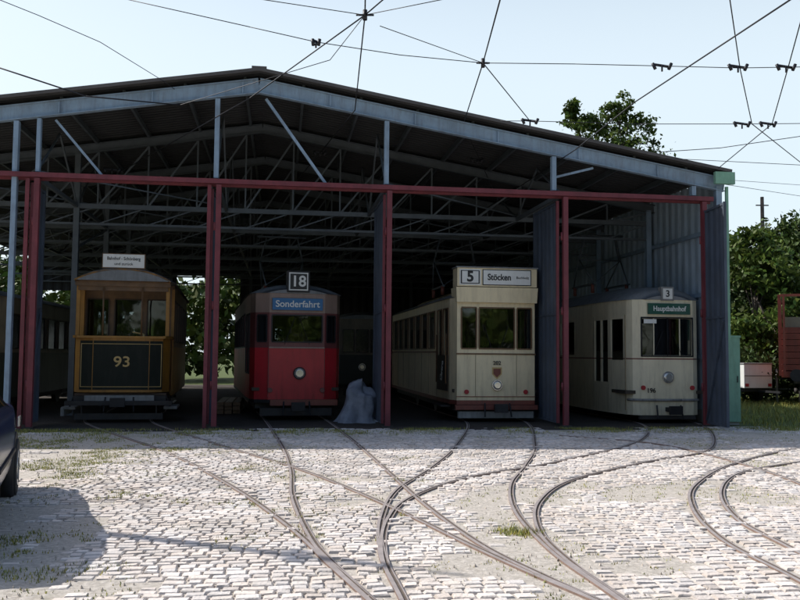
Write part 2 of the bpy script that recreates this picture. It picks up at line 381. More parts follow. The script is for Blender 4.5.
for j in range(n+1):
    yy=.15+(DEP-.15)*j/n; ox=.018*(1 if (j//2)%2 else -1); mb.v+=[(XR-.06+ox,yy,.3),(XR-.06+ox,yy,rz(XR)-.0)]
for j in range(n):
    q=2*j; mb.f.append((q,q+2,q+3,q+1)); mb.m.append(kk); mb.sm.append(False)
mb.box(XR-.12,XR+.02,.16,DEP,0,.3,m_conc)
for zz in (1.6,3.1,4.6): mb.beam((XR-.14,.15,zz),(XR-.14,DEP,zz),.06,.10,m_bluesteel)
mb.obj("side_wall",shed)
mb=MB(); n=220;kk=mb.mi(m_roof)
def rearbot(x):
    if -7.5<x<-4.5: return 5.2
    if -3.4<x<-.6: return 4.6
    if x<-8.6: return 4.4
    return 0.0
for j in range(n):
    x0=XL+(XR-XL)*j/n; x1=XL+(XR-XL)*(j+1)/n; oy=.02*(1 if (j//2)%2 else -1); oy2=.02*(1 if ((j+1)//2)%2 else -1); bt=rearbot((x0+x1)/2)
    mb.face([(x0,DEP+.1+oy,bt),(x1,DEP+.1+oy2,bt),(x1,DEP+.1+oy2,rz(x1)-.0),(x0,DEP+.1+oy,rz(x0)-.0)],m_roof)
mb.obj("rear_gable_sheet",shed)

# ================================================================ TRAMS
YF=20.3
# ---- tram 93
YA=19.25
t93=empty("vintage_tram",(P(120,400,YA).x,YA,0),R(11.5))
b=MB();g=MB()
arc=[(-1.04,1.0),(-1.04,.32),(-.90,.10),(-.62,.0),(.62,.0),(.90,.10),(1.04,.32),(1.04,1.0)]
shell(b,g,arc,[(.68,1.90,m_ochre)],{},.05)
b.box(-.60,.60,-.014,-.004,.74,1.84,m_olive)
for sx in(-1,1):
    p=[Vector((sx*.62,-.014,0)),Vector((sx*.90,.086,0))]
    b.face([(p[0].x,p[0].y,.74),(p[1].x,p[1].y,.74),(p[1].x,p[1].y,1.84),(p[0].x,p[0].y,1.84)][::sx],m_olive)
for (z0,z1) in ((.80,.812),(1.765,1.777)):
    b.box(-.6,.6,-.02,-.016,z0,z1,m_gold)
    for sx in(-1,1): b.beam((sx*.62,-.019,(z0+z1)/2),(sx*.87,.071,(z0+z1)/2),.006,.012,m_gold)
for sx in(-1,1): b.beam((sx*.87,.071,.80),(sx*.87,.071,1.78),.006,.012,m_gold)
b.box(-.95,.95,-.05,.12,1.90,1.95,m_ochre)
for sx in(-1,1):
    b.beam((sx*.93,.02,1.93),(sx*1.07,.32,1.93),.07,.06,m_ochre); b.beam((sx*1.06,.30,1.93),(sx*1.06,1.1,1.93),.06,.06,m_ochre)
for sx in(-1,1):
    b.beam((sx*.98,.16,1.9),(sx*.98,.16,3.08),.08,.08,m_ochre); b.beam((sx*1.03,1.05,.6),(sx*1.03,1.05,3.1),.10,.10,m_ochre)
    b.beam((sx*1.03,.35,1.9),(sx*1.03,.35,3.1),.04,.04,m_tan)
    b.cyl((sx*.42,.02,1.96),(sx*.42,.02,3.05),.018,m_tan,8)
b.box(-.98,.98,.08,.14,2.98,3.10,m_tan)
n=16
for j in range(n):
    xa=-1.04+2.08*j/n; xb=-1.04+2.08*(j+1)/n
    za=3.16+.26*(1-abs(xa/1.04)**2.2); zb=3.16+.26*(1-abs(xb/1.04)**2.2)
    b.face([(xa,.03,3.08),(xb,.03,3.08),(xb,.03,zb),(xa,.03,za)],m_tan)
    b.face([(xa,-.09,za+.02),(xb,-.09,zb+.02),(xb,-.09,zb+.06),(xa,-.09,za+.06)],m_ochre)
    b.face([(xa,-.09,za+.02),(xa,.03,za),(xb,.03,zb),(xb,-.09,zb+.02)],m_tan)
b.obj("platform",t93,)
b=MB()
roofloft(b,[(-.09,1.06,3.20,.28),(.6,1.12,3.22,.33),(8.2,1.12,3.22,.33),(8.9,1.06,3.20,.28)],m_troof)
roofloft(b,[(1.6,.62,3.5,.16),(7.2,.62,3.5,.16)],m_tan)
b.obj("roof",t93)
b=MB();g=MB()
sal=[(-1.06,7.6),(-1.06,1.15),(1.06,1.15),(1.06,7.6),(-1.06,7.6)]
sw=[(.3+1.02*k,.3+1.02*k+.86,1.85,2.85) for k in range(6)]
shell(b,g,sal,[(.55,1.72,m_ochre),(1.72,3.2,m_tan)],{0:sw,2:sw,1:[(.12,.62,1.9,2.85),(.75,1.37,1.6,2.85),(1.5,2.0,1.9,2.85)],3:[(.12,.62,1.9,2.85),(1.5,2.0,1.9,2.85)]},.05,m_wood,m_glass)
b.obj("saloon",t93); g.obj("windows",t93)
b=MB()
interior(b,1.2,7.5,1.0,.85)
b.box(-1.0,1.0,.1,1.2,.60,.66,m_wood)
b.box(-1.0,1.0,.02,1.1,.46,.60,m_dkgrey)
b.box(-.95,.95,.2,8.2,.40,.55,m_dkgrey)
b.box(-.75,.75,-.12,-.06,.42,.62,m_grey)
b.box(-1.15,1.15,-.22,-.14,.40,.50,m_dkgrey)
b.box(-1.25,-.95,.0,1.0,.30,.36,m_grey);b.box(.95,1.25,.0,1.0,.30,.36,m_grey)
b.box(-1.25,-1.18,-.05,1.0,.16,.34,m_grey)
for sx in(-1,1):
    for yy in(.1,.9): b.beam((sx*1.1,yy,.33),(sx*1.0,yy,.6),.04,.03,m_black)
    b.beam((sx*.8,-.1,.10),(sx*.8,-.1,.42),.05,.03,m_dkgrey)
b.box(-.95,.95,-.12,-.07,.08,.22,m_dkgrey)
coupler(b,.48,-.1)
wheelset(b,3.0);wheelset(b,5.4)
b.box(-.86,-.78,2.4,6.0,.45,.65,m_dkgrey); b.box(.78,.86,2.4,6.0,.45,.65,m_dkgrey)
b.cyl((-.3,.35,.66),(-.3,.35,1.75),.14,m_black,12); b.cyl((-.3,.35,1.75),(-.3,.35,1.80),.17,m_gold,12)
b.cyl((.45,.3,.66),(.45,.3,2.0),.03,m_gold,8); b.cyl((.45,.3,2.0),(.2,.25,2.05),.02,m_gold,6)
b.obj("underframe",t93,bevel=.006)
b=MB(); b.box(-.45,.45,-.06,-.02,3.50,3.80,m_white); b.box(-.47,.47,-.04,.0,3.48,3.82,m_tan)
for sx in(-1,1): b.cyl((sx*.3,-.02,3.4),(sx*.3,-.02,3.5),.015,m_black,6)
b.obj("destination_board",t93)
text("board_text","Bahnhof - Schönberg",t93,(0,-.064,3.70),.105,m_txt,sx=.82,bold=.001)
text("board_text_2","und zurück",t93,(0,-.064,3.58),.09,m_txt)
text("fleet_number","93",t93,(.02,-.022,1.36),.33,m_gold,bold=.004,sx=1.15)

# ---- tram 18
t18=empty("vintage_tram.001",(P(296,400,YF).x,YF,0),R(13))
b=MB();g=MB()
L18=9.6
o18=[(-1.12,L18),(-1.12,1.7),(-1.08,.42),(-.98,.16),(-.66,.0),(.66,.0),(.98,.16),(1.08,.42),(1.12,1.7),(1.12,L18),(-1.12,L18)]
sw=[(.5+1.2*k,.5+1.2*k+1.0,1.75,2.6) for k in range(6)]
zz=[(.42,.50,m_black),(.50,1.72,m_red),(1.72,1.78,m_maroon),(1.78,2.56,m_maroon),(2.56,3.02,m_band)]
shell(b,g,o18,zz,{0:sw,1:[(.15,.62,1.1,2.55),(.72,1.18,1.1,2.55)],3:[(.06,.30,1.86,2.5)],4:[(.06,1.26,1.86,2.5)],5:[(.06,.30,1.86,2.5)],7:[(.1,.57,1.1,2.55),(.67,1.13,1.1,2.55)],8:sw,9:[(.5,1.7,1.85,2.5)]},.05,m_black,m_glass)
b.box(-.66,.66,-.03,-.005,1.71,1.745,m_band)
for sx in(-1,1): b.beam((sx*.665,-.012,.55),(sx*.665,-.012,1.70),.012,.012,m_maroon)
b.obj("body",t18); g.obj("windows",t18)
b=MB(); roofloft(b,[(-.02,.72,3.02,.10),(.12,.98,3.02,.18),(.4,1.12,3.02,.24),(1.7,1.16,3.02,.28),(L18-.3,1.16,3.02,.28),(L18+.02,.9,3.02,.14)],m_troof)
pantograph(b,4.5,3.5); b.obj("roof",t18)
b=MB(); interior(b,.1,L18-.2,1.04); bulkhead(b,1.75,1.05,.78,2.95)
b.box(-.95,.95,.25,L18-.3,.28,.42,m_dkgrey); wheelset(b,2.8);wheelset(b,6.6)
b.box(-.62,.98,-.12,.02,.36,.50,m_redbrown); b.box(-.85,.85,-.06,.08,.12,.30,m_dkgrey); coupler(b,.36,-.1)
headlamp(b,0.07,-.03,1.12,.15,m_black)
for sx in(-1,1): b.cyl((sx*.62,.0,.72),(sx*.62,-.05,.72),.06,m_maroon,12)
b.cyl((-.02,.3,.8),(-.02,.3,1.8),.12,m_wood,10)
for sx in (-1,1): b.beam((sx*.3,-.015,1.80),(sx*.05,-.015,2.45),.012,.012,m_black)
b.obj("underframe_and_lamps",t18,bevel=.006)
b=MB(); b.box(-.60,.60,-.06,-.004,2.62,2.90,m_bluesign); b.box(-.26,.28,-.06,.28,3.05,3.56,m_black); b.box(-.22,.24,-.07,-.062,3.09,3.52,m_white); b.box(-.19,.21,-.078,-.072,3.12,3.49,m_txt)
b.obj("route_box",t18,bevel=.006)
text("route_number","18",t18,(.01,-.082,3.30),.36,m_white,bold=.008)
text("destination","Sonderfahrt",t18,(0,-.064,2.76),.22,m_white,bold=.003)

# ---- tram 5
t5=empty("vintage_tram.002",(P(496,400,YF).x,YF,0),R(8.3))
b=MB();g=MB(); L5=10.2
o5=[(-1.1,L5),(-1.1,1.75),(-1.06,.34),(-.95,.0),(.95,.0),(1.06,.34),(1.1,1.75),(1.1,L5),(-1.1,L5)]
sw=[(.3+1.15*k,.3+1.15*k+.98,1.75,2.72) for k in range(7)]
zz=[(.42,.52,m_redbrown),(.52,1.66,m_cream),(1.66,2.95,m_cream)]
shell(b,g,o5,zz,{0:sw,1:[(.10,.60,1.35,2.72),(.74,1.28,1.35,2.72)],3:[(.10,.47,1.74,2.72),(.53,1.40,1.74,2.72),(1.46,1.82,1.74,2.72)],5:[(.1,.6,1.35,2.72),(.74,1.28,1.35,2.72)],6:sw,7:[(.3,.9,1.75,2.7),(1.3,1.9,1.75,2.7)]},.05,m_tan,m_glass)
b.box(-.97,.97,-.02,-.004,1.60,1.635,m_tan)
b.box(-.97,.97,-.02,-.004,.60,.615,m_redbrown)
b.beam((-1.115,1.75,1.66),(-1.115,L5,1.66),.012,.03,m_redbrown)
for k in range(8): b.beam((-1.104,1.75+1.15*k,.55),(-1.104,1.75+1.15*k,1.64),.012,.010,m_seam)
for x in(-.50,.50): b.beam((x,-.003,.62),(x,-.003,1.60),.012,.010,m_seam)
b.obj("body",t5); g.obj("windows",t5)
b=MB(); roofloft(b,[(.1,1.0,2.95,.16),(.5,1.12,2.95,.24),(1.8,1.16,2.95,.28),(L5-.4,1.16,2.95,.28),(L5,.95,2.95,.15)],m_troof)
roofloft(b,[(2.2,.6,3.16,.22),(8.2,.6,3.16,.22)],m_cream)
pantograph(b,4.8,3.55); b.obj("roof",t5)
b=MB()
def frust(x0,x1,y0,y1,z0,xa,xb,ya,yb,z1,m):
    p=[(x0,y0,z0),(x1,y0,z0),(x1,y1,z0),(x0,y1,z0)];q=[(xa,ya,z1),(xb,ya,z1),(xb,yb,z1),(xa,yb,z1)]
    b.face(p[::-1],m);b.face(q,m)
    for i in range(4):
        j=(i+1)%4; b.face([p[i],p[j],q[j],q[i]],m)
frust(-.98,.98,-.10,.5,2.84,-1.0,1.0,-.12,.5,3.20,m_cream)
b.box(-.97,.98,-.09,.42,3.22,3.66,m_cream)
b.box(-.92,-.40,-.10,-.094,3.25,3.63,m_white); b.box(-.89,-.43,-.106,-.102,3.28,3.60,m_txt); b.box(-.86,-.46,-.112,-.108,3.30,3.58,m_white)
b.box(-.36,.84,-.10,-.094,3.25,3.63,m_txt); b.box(-.34,.82,-.106,-.102,3.27,3.61,m_white)
b.box(-1.0,1.01,-.12,.45,3.66,3.69,m_troof)
b.obj("destination_box",t5,bevel=.006)
text("route_number","5",t5,(-.66,-.116,3.44),.34,m_txt,bold=.012)
text("destination","Stöcken",t5,(.05,-.110,3.44),.21,m_txt,bold=.005,sx=.85)
text("destination_via","Buchholz",t5,(.62,-.110,3.44),.085,m_txt)
b=MB(); interior(b,.1,L5-.2,1.02); bulkhead(b,1.8,1.03,.78,2.9)
b.box(-.95,.95,.2,L5-.3,.26,.42,m_dkgrey); wheelset(b,3.6);wheelset(b,6.6)
b.box(-1.0,1.0,-.10,.02,.30,.41,m_redbrown); b.box(-.92,.92,-.02,.10,.10,.26,m_grey); coupler(b,.36,-.1)
headlamp(b,.02,-.04,.88,.13)
for sx in(-1,1): b.cyl((sx*.72,.0,.72),(sx*.72,-.05,.72),.055,m_red,12)
b.face([(-.10,-.012,1.30),(-.10,-.012,1.14),(.02,-.012,1.02),(.14,-.012,1.14),(.14,-.012,1.30)],m_gold)
b.face([(-.07,-.018,1.27),(-.07,-.018,1.15),(.02,-.018,1.06),(.11,-.018,1.15),(.11,-.018,1.27)],m_redbrown)
for sx in (-1,1): b.beam((sx*.12,-.01,1.78),(sx*.30,-.01,2.3),.012,.012,m_black)
b.cyl((-.3,.3,.8),(-.3,.3,1.8),.12,m_wood,10)
for yy in(.42,1.6): b.cyl((-1.14,yy,.9),(-1.14,yy,2.1),.018,m_tan,8)
b.box(-1.25,-1.0,.45,1.6,.34,.38,m_dkgrey); b.box(1.0,1.25,.45,1.6,.34,.38,m_dkgrey)
b.obj("underframe_and_lamps",t5,bevel=.006)
b=MB()
b.beam((-1.13,1.55,1.15),(-1.09,.42,1.15),.012,.86,m_txt)
b.obj("advert_panel",t5)
text("advert_text","Üstra",t5,(-1.13,.95,1.2),.24,m_white,rot=(math.pi/2,R(-70),R(-90)),bold=.002)
text("fleet_number","202",t5,(.02,-.024,1.40),.13,m_txt,bold=.002)

# ---- tram 196
t196=empty("vintage_tram.003",(P(668,400,20.35).x,20.35,0),R(8.5))
b=MB();g=MB();L6=11
o6=[(-1.1,L6),(-1.1,1.95),(-1.04,1.05),(-.90,.30),(-.82,.14),(-.66,.02),(-.33,0),(.33,0),(.66,.02),(.82,.14),(.90,.30),(1.04,1.05),(1.1,1.95),(1.1,L6),(-1.1,L6)]
sw=[(.3+1.25*k,.3+1.25*k+1.1,1.62,2.52) for k in range(6)]
zz=[(.20,.50,m_ivory),(.50,1.52,m_ivory),(1.52,1.55,m_redbrown),(1.55,2.95,m_ivory)]
shell(b,g,o6,zz,{0:sw,1:[(.10,.42,.95,2.5),(.50,.84,.95,2.5)],2:[(.10,.62,1.50,2.5)],5:[(.02,.34,1.62,2.5)],6:[(.001,.659,1.62,2.5)],7:[(.0,.31,1.62,2.5)],10:[(.10,.62,1.5,2.5)],11:[(.10,.42,.95,2.5),(.50,.84,.95,2.5)],12:sw,13:[(.5,1.7,1.65,2.5)]},.05,None,m_glass)
for (z) in(1.60,2.52):
    b.wire([(-.66,.015,z),(-.33,-.006,z),(.33,-.006,z),(.66,.015,z)],.018,m_black)
for x in(-.65,.65): b.cyl((x,.01,1.6),(x,.01,2.52),.018,m_black,6)
b.cyl((.0,-.006,1.6),(.0,-.006,2.52),.008,m_black,6)
b.wire([(-.90,.26,.56),(-.82,.10,.56),(-.66,-.02,.56),(-.33,-.04,.56),(.33,-.04,.56),(.66,-.02,.56),(.82,.10,.56),(.9,.26,.56)],.03,m_grey,8)
for yy in(.34,1.1,1.92): b.beam((-.915-.065*(yy-.3) if yy<1.2 else -1.09,yy,.3),(-.915-.065*(yy-.3) if yy<1.2 else -1.09,yy,2.6),.015,.02,m_seam)
b.obj("body",t196); g.obj("windows",t196)
b=MB(); roofloft(b,[(-.02,.55,2.95,.10),(.05,.74,2.95,.20),(.25,.94,2.95,.30),(1.0,1.08,2.95,.38),(2.0,1.14,2.95,.42),(L6-.3,1.14,2.95,.42),(L6,.8,2.95,.1)],m_troof,18)
pantograph(b,4.2,3.6); b.obj("roof",t196)
b=MB(); interior(b,.1,L6-.2,1.02) ; bulkhead(b,2.0,1.03,.78,2.9)
b.box(-.85,.85,.3,L6-.3,.22,.42,m_dkgrey); wheelset(b,2.9);wheelset(b,4.7);wheelset(b,8.5)
coupler(b,.34,-.02); headlamp(b,.0,-.03,1.10,.14)
for sx in(-1,1): b.cyl((sx*.62,.02,.85),(sx*.62,-.03,.85),.055,m_red,12)
b.box(-.7,.7,.0,.12,.10,.19,m_dkgrey)
for sx in(-1,1): b.beam((sx*.35,-.02,1.62),(sx*.12,-.02,2.2),.012,.012,m_black)
b.obj("underframe_and_lamps",t196,bevel=.005)
b=MB(); b.box(-.50,.56,-.07,-.004,2.60,2.86,m_greensign)
b.box(-.16,.16,-.04,.14,2.93,3.26,m_grey); b.box(-.12,.12,-.05,-.042,2.97,3.22,m_white); b.obj("destination_box",t196,bevel=.006)
text("destination","Hauptbahnhof",t196,(.03,-.074,2.73),.17,m_white,sx=.85,bold=.003)
text("route_number","3",t196,(0,-.054,3.09),.22,m_txt,bold=.004)
text("fleet_number","196",t196,(-.42,-.006,.78),.15,m_txt,bold=.003)
b=MB(); b.box(-.60,-.28,-.02,-.014,2.38,2.48,m_white); b.obj("line_card",t196)

# ---- stored trams at the back / left of the shed
def shedw0(x,y): return (x*math.cos(SA)-y*math.sin(SA),SH_Y+x*math.sin(SA)+y*math.cos(SA))
def stored(name,x,y,L,mlow,mup,h=2.9,yaw=0):
    e=empty(name,(*shedw0(x,y),0),SA+yaw); b=MB();g=MB()
    o=[(-1.08,L-.5),(-1.08,.5),(-.85,.05),(.85,.05),(1.08,.5),(1.08,L-.5),(.85,L-.05),(-.85,L-.05),(-1.08,L-.5)]
    n=int((L-1.4)/1.15); sw=[(.2+1.15*k,.2+1.15*k+.95,1.65,2.5) for k in range(n)]
    fw=[(.12,.55,1.65,2.5),(.62,1.08,1.65,2.5),(1.15,1.58,1.65,2.5)]
    shell(b,g,o,[(.45,1.55,mlow),(1.55,h,mup)],{0:sw,4:sw,2:fw,6:fw},.05,m_wood,m_dglass); b.obj("body",e); g.obj("windows",e)
    b=MB(); roofloft(b,[(0,.9,h,.15),(.5,1.13,h,.26),(L-.5,1.13,h,.26),(L,.9,h,.15)],m_troof); b.obj("roof",e)
    b=MB(); b.box(-.9,.9,.3,L-.3,.3,.45,m_dkgrey); wheelset(b,L*.3);wheelset(b,L*.7); coupler(b,.4,0); headlamp(b,0,0,1.1,.13); b.obj("underframe",e)
stored("stored_tram",-10.2,2.6,9.5,m_oldtram,m_oldtram2)
stored("stored_tram.001",-10.2,13.0,8.5,m_maroon,m_oldtram2)
stored("stored_tram.002",.45,13.2,8.5,m_oldtram,m_oldtram2)
stored("stored_tram.003",4.6,13.6,8.0,m_maroon,m_oldtram2)

def W(e,x,y):
    a=e.rotation_euler.z; return Vector((e.location.x+x*math.cos(a)-y*math.sin(a),e.location.y+x*math.sin(a)+y*math.cos(a),0))

# ================================================================ RAILS
def crom(pts,step=.12):
    P_=[pts[0]*2-pts[1]]+pts+[pts[-1]*2-pts[-2]]; out=[]
    for i in range(1,len(P_)-2):
        a,b_,c,d=P_[i-1:i+3]; n=max(2,int((c-b_).length/step))
        for k in range(n):
            t=k/n; out.append(.5*((2*b_)+(c-a)*t+(2*a-5*b_+4*c-d)*t*t+(3*b_-a-3*c+d)*t*t*t))
    out.append(pts[-1]); return out
def gp(l): return [G(*q) for q in l]
def ext(l,d=3.0):
    v=(l[-1]-l[-2]).normalized(); return l+[l[-1]+v*d]
g_=.7175
lines=[
 [W(t18,-g_,11),W(t18,-g_,4),W(t18,-g_,0)]+ext(gp([(282,446),(291,470),(293,498),(312,540),(340,572),(372,602)])),
 [W(t18,g_,11),W(t18,g_,4),W(t18,g_,0)]+ext(gp([(352,440),(386,470),(425,505),(480,545),(545,578),(600,603)])),
 [W(t5,-g_,11),W(t5,-g_,4),W(t5,-g_,0)]+ext(gp([(457,445),(432,468),(398,490),(382,518),(382,555),(404,602)])),
 [W(t5,g_,11),W(t5,g_,4),W(t5,g_,0)]+ext(gp([(535,446),(526,466),(512,485),(516,512),(552,552),(622,602)])),
 [W(t196,-g_,11),W(t196,-g_,4),W(t196,-g_,0)]+gp([(640,441),(560,462),(470,478),(412,498),(388,522),(384,558),(404,602)]),
 [W(t196,g_,11),W(t196,g_,4),W(t196,g_,0)]+ext(gp([(712,448),(640,464),(572,481),(540,503),(540,532),(572,565),(624,602)])),
 [W(t93,-g_,9),W(t93,-g_,3),W(t93,-g_,0)]+ext(gp([(165,452),(230,486),(290,528),(330,565),(371,602)])),
 [W(t93,g_,9),W(t93,g_,3),W(t93,g_,0)]+ext(gp([(215,444),(300,470),(385,505),(470,546),(540,578),(599,603)])),
 ext(gp([(900,440),(800,449),(735,464),(697,485),(693,507),(722,540),(800,582)])),
 ext(gp([(960,448),(860,456),(790,464),(740,474),(722,492),(738,520),(800,554)])),
 ext(gp([(560,436),(660,445),(760,470),(860,510)])),
]
mb=MB(); kd_pts=[]
prof=[(-.032,0),(-.032,.016),(-.002,.017),(.001,.006),(.018,.006),(.021,.016),(.032,.016),(.032,0)]
for ln in lines:
    c=crom(ln); kd_pts+=c; i0=len(mb.v)
    for i,p in enumerate(c):
        t=(c[min(i+1,len(c)-1)]-c[max(i-1,0)]).normalized(); n=Vector((-t.y,t.x,0))
        for (o,z) in prof: mb.v.append(tuple(p+n*o+Vector((0,0,z+.0006*(lines.index(ln)%6)))))
    for i in range(len(c)-1):
        for j in range(7):
            q=i0+i*8+j; mb.f.append((q,q+8,q+9,q+1)); mb.m.append(mb.mi(m_groove if j in(2,3,4) else (m_rail if j in(1,5) else m_railside))); mb.sm.append(False)
mb.obj("tram_rails")
kd=kdtree.KDTree(len(kd_pts))
for i,p in enumerate(kd_pts): kd.insert((p.x,p.y,0),i)
kd.balance()

# ================================================================ GROUND
def ground_mat(name,c1,c2,c3,s1=.6,s2=4,thr=.5):
    m=bpy.data.materials.new(name); m.use_nodes=True; nt=m.node_tree;N=nt.nodes;L=nt.links; b=N['Principled BSDF']; b.inputs['Roughness'].default_value=.95; b.inputs['Specular IOR Level'].default_value=.15
    tc=N.new('ShaderNodeTexCoord')
    n1=N.new('ShaderNodeTexNoise'); n1.inputs['Scale'].default_value=s1; n1.inputs['Detail'].default_value=8; n1.inputs['Roughness'].default_value=.7
    n2=N.new('ShaderNodeTexNoise'); n2.inputs['Scale'].default_value=s2*6; n2.inputs['Detail'].default_value=8; n2.inputs['Roughness'].default_value=.75
    for n in(n1,n2): L.new(tc.outputs['Object'],n.inputs['Vector'])
    a=N.new('ShaderNodeMix'); a.data_type='RGBA'; a.inputs['A'].default_value=(*c1,1); a.inputs['B'].default_value=(*c2,1)
    r=N.new('ShaderNodeMapRange'); r.inputs['From Min'].default_value=.38; r.inputs['From Max'].default_value=.62; L.new(n2.outputs['Fac'],r.inputs['Value']); L.new(r.outputs['Result'],a.inputs['Factor'])
    c=N.new('ShaderNodeMix'); c.data_type='RGBA'; c.inputs['B'].default_value=(*c3,1); L.new(a.outputs['Result'],c.inputs['A'])
    r2=N.new('ShaderNodeMapRange'); r2.inputs['From Min'].default_value=thr; r2.inputs['From Max'].default_value=thr+.10; r2.inputs['To Max'].default_value=.8; L.new(n1.outputs['Fac'],r2.inputs['Value']); L.new(r2.outputs['Result'],c.inputs['Factor'])
    L.new(c.outputs['Result'],b.inputs['Base Color'])
    bp=N.new('ShaderNodeBump'); bp.inputs['Strength'].default_value=.7; bp.inputs['Distance'].default_value=.03; L.new(n2.outputs['Fac'],bp.inputs['Height']); L.new(bp.outputs['Normal'],b.inputs['Normal'])
    return m
m_grassland=ground_mat("grass_and_earth",(.07,.10,.03),(.11,.13,.045),(.16,.14,.08),.4,2,.6)
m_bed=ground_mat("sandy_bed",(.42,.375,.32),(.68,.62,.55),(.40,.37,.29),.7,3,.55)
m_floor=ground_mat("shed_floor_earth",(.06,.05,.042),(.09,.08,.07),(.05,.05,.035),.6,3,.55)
mb=MB(); mb.face([(-900,-900,-.004),(900,-900,-.004),(900,900,-.004),(-900,900,-.004)],m_grassland); mb.obj("ground")
shedw=shedw0
mb=MB(); a=shedw(-26,-.8); b2=shedw(26,-.8)
mb.face([(-26,-8,0),(30,-8,0),(b2[0],b2[1],0),(a[0],a[1],0)],m_bed); mb.obj("sandy_yard_bed")
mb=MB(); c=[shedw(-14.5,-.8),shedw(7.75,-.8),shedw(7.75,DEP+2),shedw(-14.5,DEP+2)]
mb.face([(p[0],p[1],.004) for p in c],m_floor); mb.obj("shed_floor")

# cobbles
V=[];F=[];S=[]
m_cob=attr_mat("granite_setts",(.77,.715,.665),.85,.5,45)
def nz(x,y,s,o=0): return noise.noise(Vector((x*s,y*s,o)))
row=0; yy=-13.5
while yy<-.35:
    rh=.105+random.uniform(-.01,.012); xx=-14+random.uniform(0,.15)
    while xx<17:
        w=random.uniform(.10,.175)
        wy=yy+.10*nz(xx,row*.02,.25,3)
        cx,cy=xx+w/2,wy+rh/2
        X,Y=shedw(cx,cy)
        xx+=w
        if Y<3.8: continue
        if abs(X)>1.0+Y*.62: continue
        _,_,dd=kd.find((X,Y,0))
        if dd<.075: continue
        dirt=nz(X,Y,.45,9)*.5+nz(X,Y,1.6,4)*.35+nz(X,Y,5,14)*.1
        left=max(0,min(1,(-2.0-.12*(Y-6)-X)/1.8))
        sink=dirt+left*.32+max(0,(Y-14)*.03)
        if sink>.19 and random.random()<.88: continue
        top=.018-max(0,sink+.05)*.045+random.uniform(-.003,.003)
        if top<.003: continue
        hx,hy=(w-.009)/2,(rh-.009)/2
        tx,ty=random.uniform(-.0025,.0025),random.uniform(-.0025,.0025)
        i0=len(V); bv=.013
        an=random.uniform(-.06,.06)+SA; cc,ss=math.cos(an),math.sin(an)
        for (k,z) in((0,-.002),(bv*.4,top-.007),(bv,top)):
            for sx,sy in((-1,-1),(1,-1),(1,1),(-1,1)):
                lx=sx*(hx-k)+random.uniform(-.005,.005); ly=sy*(hy-k)+random.uniform(-.005,.005)
                V.append((X+lx*cc-ly*ss,Y+lx*ss+ly*cc,z+(sx*tx+sy*ty if z>0 else 0)))
        s=random.uniform(.84,1.06)*(1-.10*nz(X,Y,.8,1))
        if random.random()<.04: s*=.78
        tint=random.choice([(1,1,1),(1.01,.99,.98),(.98,.99,1.01),(1.02,.98,.95)])
        col=(s*tint[0],s*tint[1],s*tint[2],1)
        F+= [(i0+8,i0+9,i0+10,i0+11)]; S.append(col)
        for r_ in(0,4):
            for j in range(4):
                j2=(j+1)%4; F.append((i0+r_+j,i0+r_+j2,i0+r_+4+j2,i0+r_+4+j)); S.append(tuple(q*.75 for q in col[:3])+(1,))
    yy+=rh; row+=1
def attr_mesh(name,V,F,S,mat,smooth=False,parent=None):
    me=bpy.data.meshes.new(name); me.from_pydata(V,[],F); me.materials.append(mat)
    at=me.attributes.new('shade','FLOAT_COLOR','FACE'); at.data.foreach_set('color',np.array(S,dtype=np.float32).ravel())
    me.update(); o=bpy.data.objects.new(name,me); COL.objects.link(o)
    if parent: o.parent=parent
    return o
attr_mesh("cobblestone_paving",V,F,S,m_cob)
print("stones",len(V)//12)

# grass tufts
m_blade=attr_mat("grass_blades",(.20,.24,.07),.7)
V=[];F=[];S=[]
def tuft(x,y,n,h,r):
    for _ in range(n):
        a=random.uniform(0,6.28); q=r*math.sqrt(random.random()); bx,by=x+q*math.cos(a),y+q*math.sin(a)
        hh=h*random.uniform(.4,1.1); a2=random.uniform(0,6.28); w=.004+hh*.03; lx,ly=math.cos(a2)*hh*.5,math.sin(a2)*hh*.5
        i=len(V); V.extend([(bx-w*ly/hh*2,by+w*lx/hh*2,0),(bx+w*ly/hh*2,by-w*lx/hh*2,0),(bx+lx,by+ly,hh)]); F.append((i,i+1,i+2))
        s=random.uniform(.6,1.5); d=random.random()**2*1.1; S.append((s*(1+d),s*(1+.35*d),s,1))
for _ in range(14000):
    X=random.uniform(-9,.5); Y=random.uniform(6,17)
    c=nz(X,Y,.55,9)*.5+nz(X,Y,1.8,21)*.5+.25*nz(X,Y,6,2)
    if c>.06+max(0,(X+3)*.08): tuft(X,Y,9,.035,.08)
for _ in range(4200):
    sx=random.uniform(-13,12); sy=-.4-abs(random.gauss(0,.7)); X,Y=shedw(sx,sy)
    if nz(X,Y,.9,5)+random.uniform(-.2,.2)>-.05: tuft(X,Y,8,.055,.10)
for _ in range(7000):
    X=random.uniform(-3,11); Y=random.uniform(5.5,17)
    if nz(X,Y,.45,9)*.5+nz(X,Y,1.6,4)*.35+.2*nz(X,Y,6,8)>.17: tuft(X,Y,5,.025,.05)
for p in kd_pts[::3]:
    if random.random()<.2 and p.y<17: tuft(p.x+random.choice([-1,1])*.055,p.y,4,.03,.03)
for (px,py) in((515,533),(522,535),(507,531),(530,534),(120,495),(150,498),(185,503),(108,500),(40,470)):
    p=G(px,py)
    for _ in range(7): tuft(p.x+random.uniform(-.12,.12),p.y+random.uniform(-.12,.12),14,.05,.06)
for _ in range(5000):
    X=random.uniform(8.2,24);Y=random.uniform(18.5,34)
    tuft(X,Y,7,.16,.14)
attr_mesh("grass_tufts",V,F,S,m_blade)
V=[];F=[];S=[]
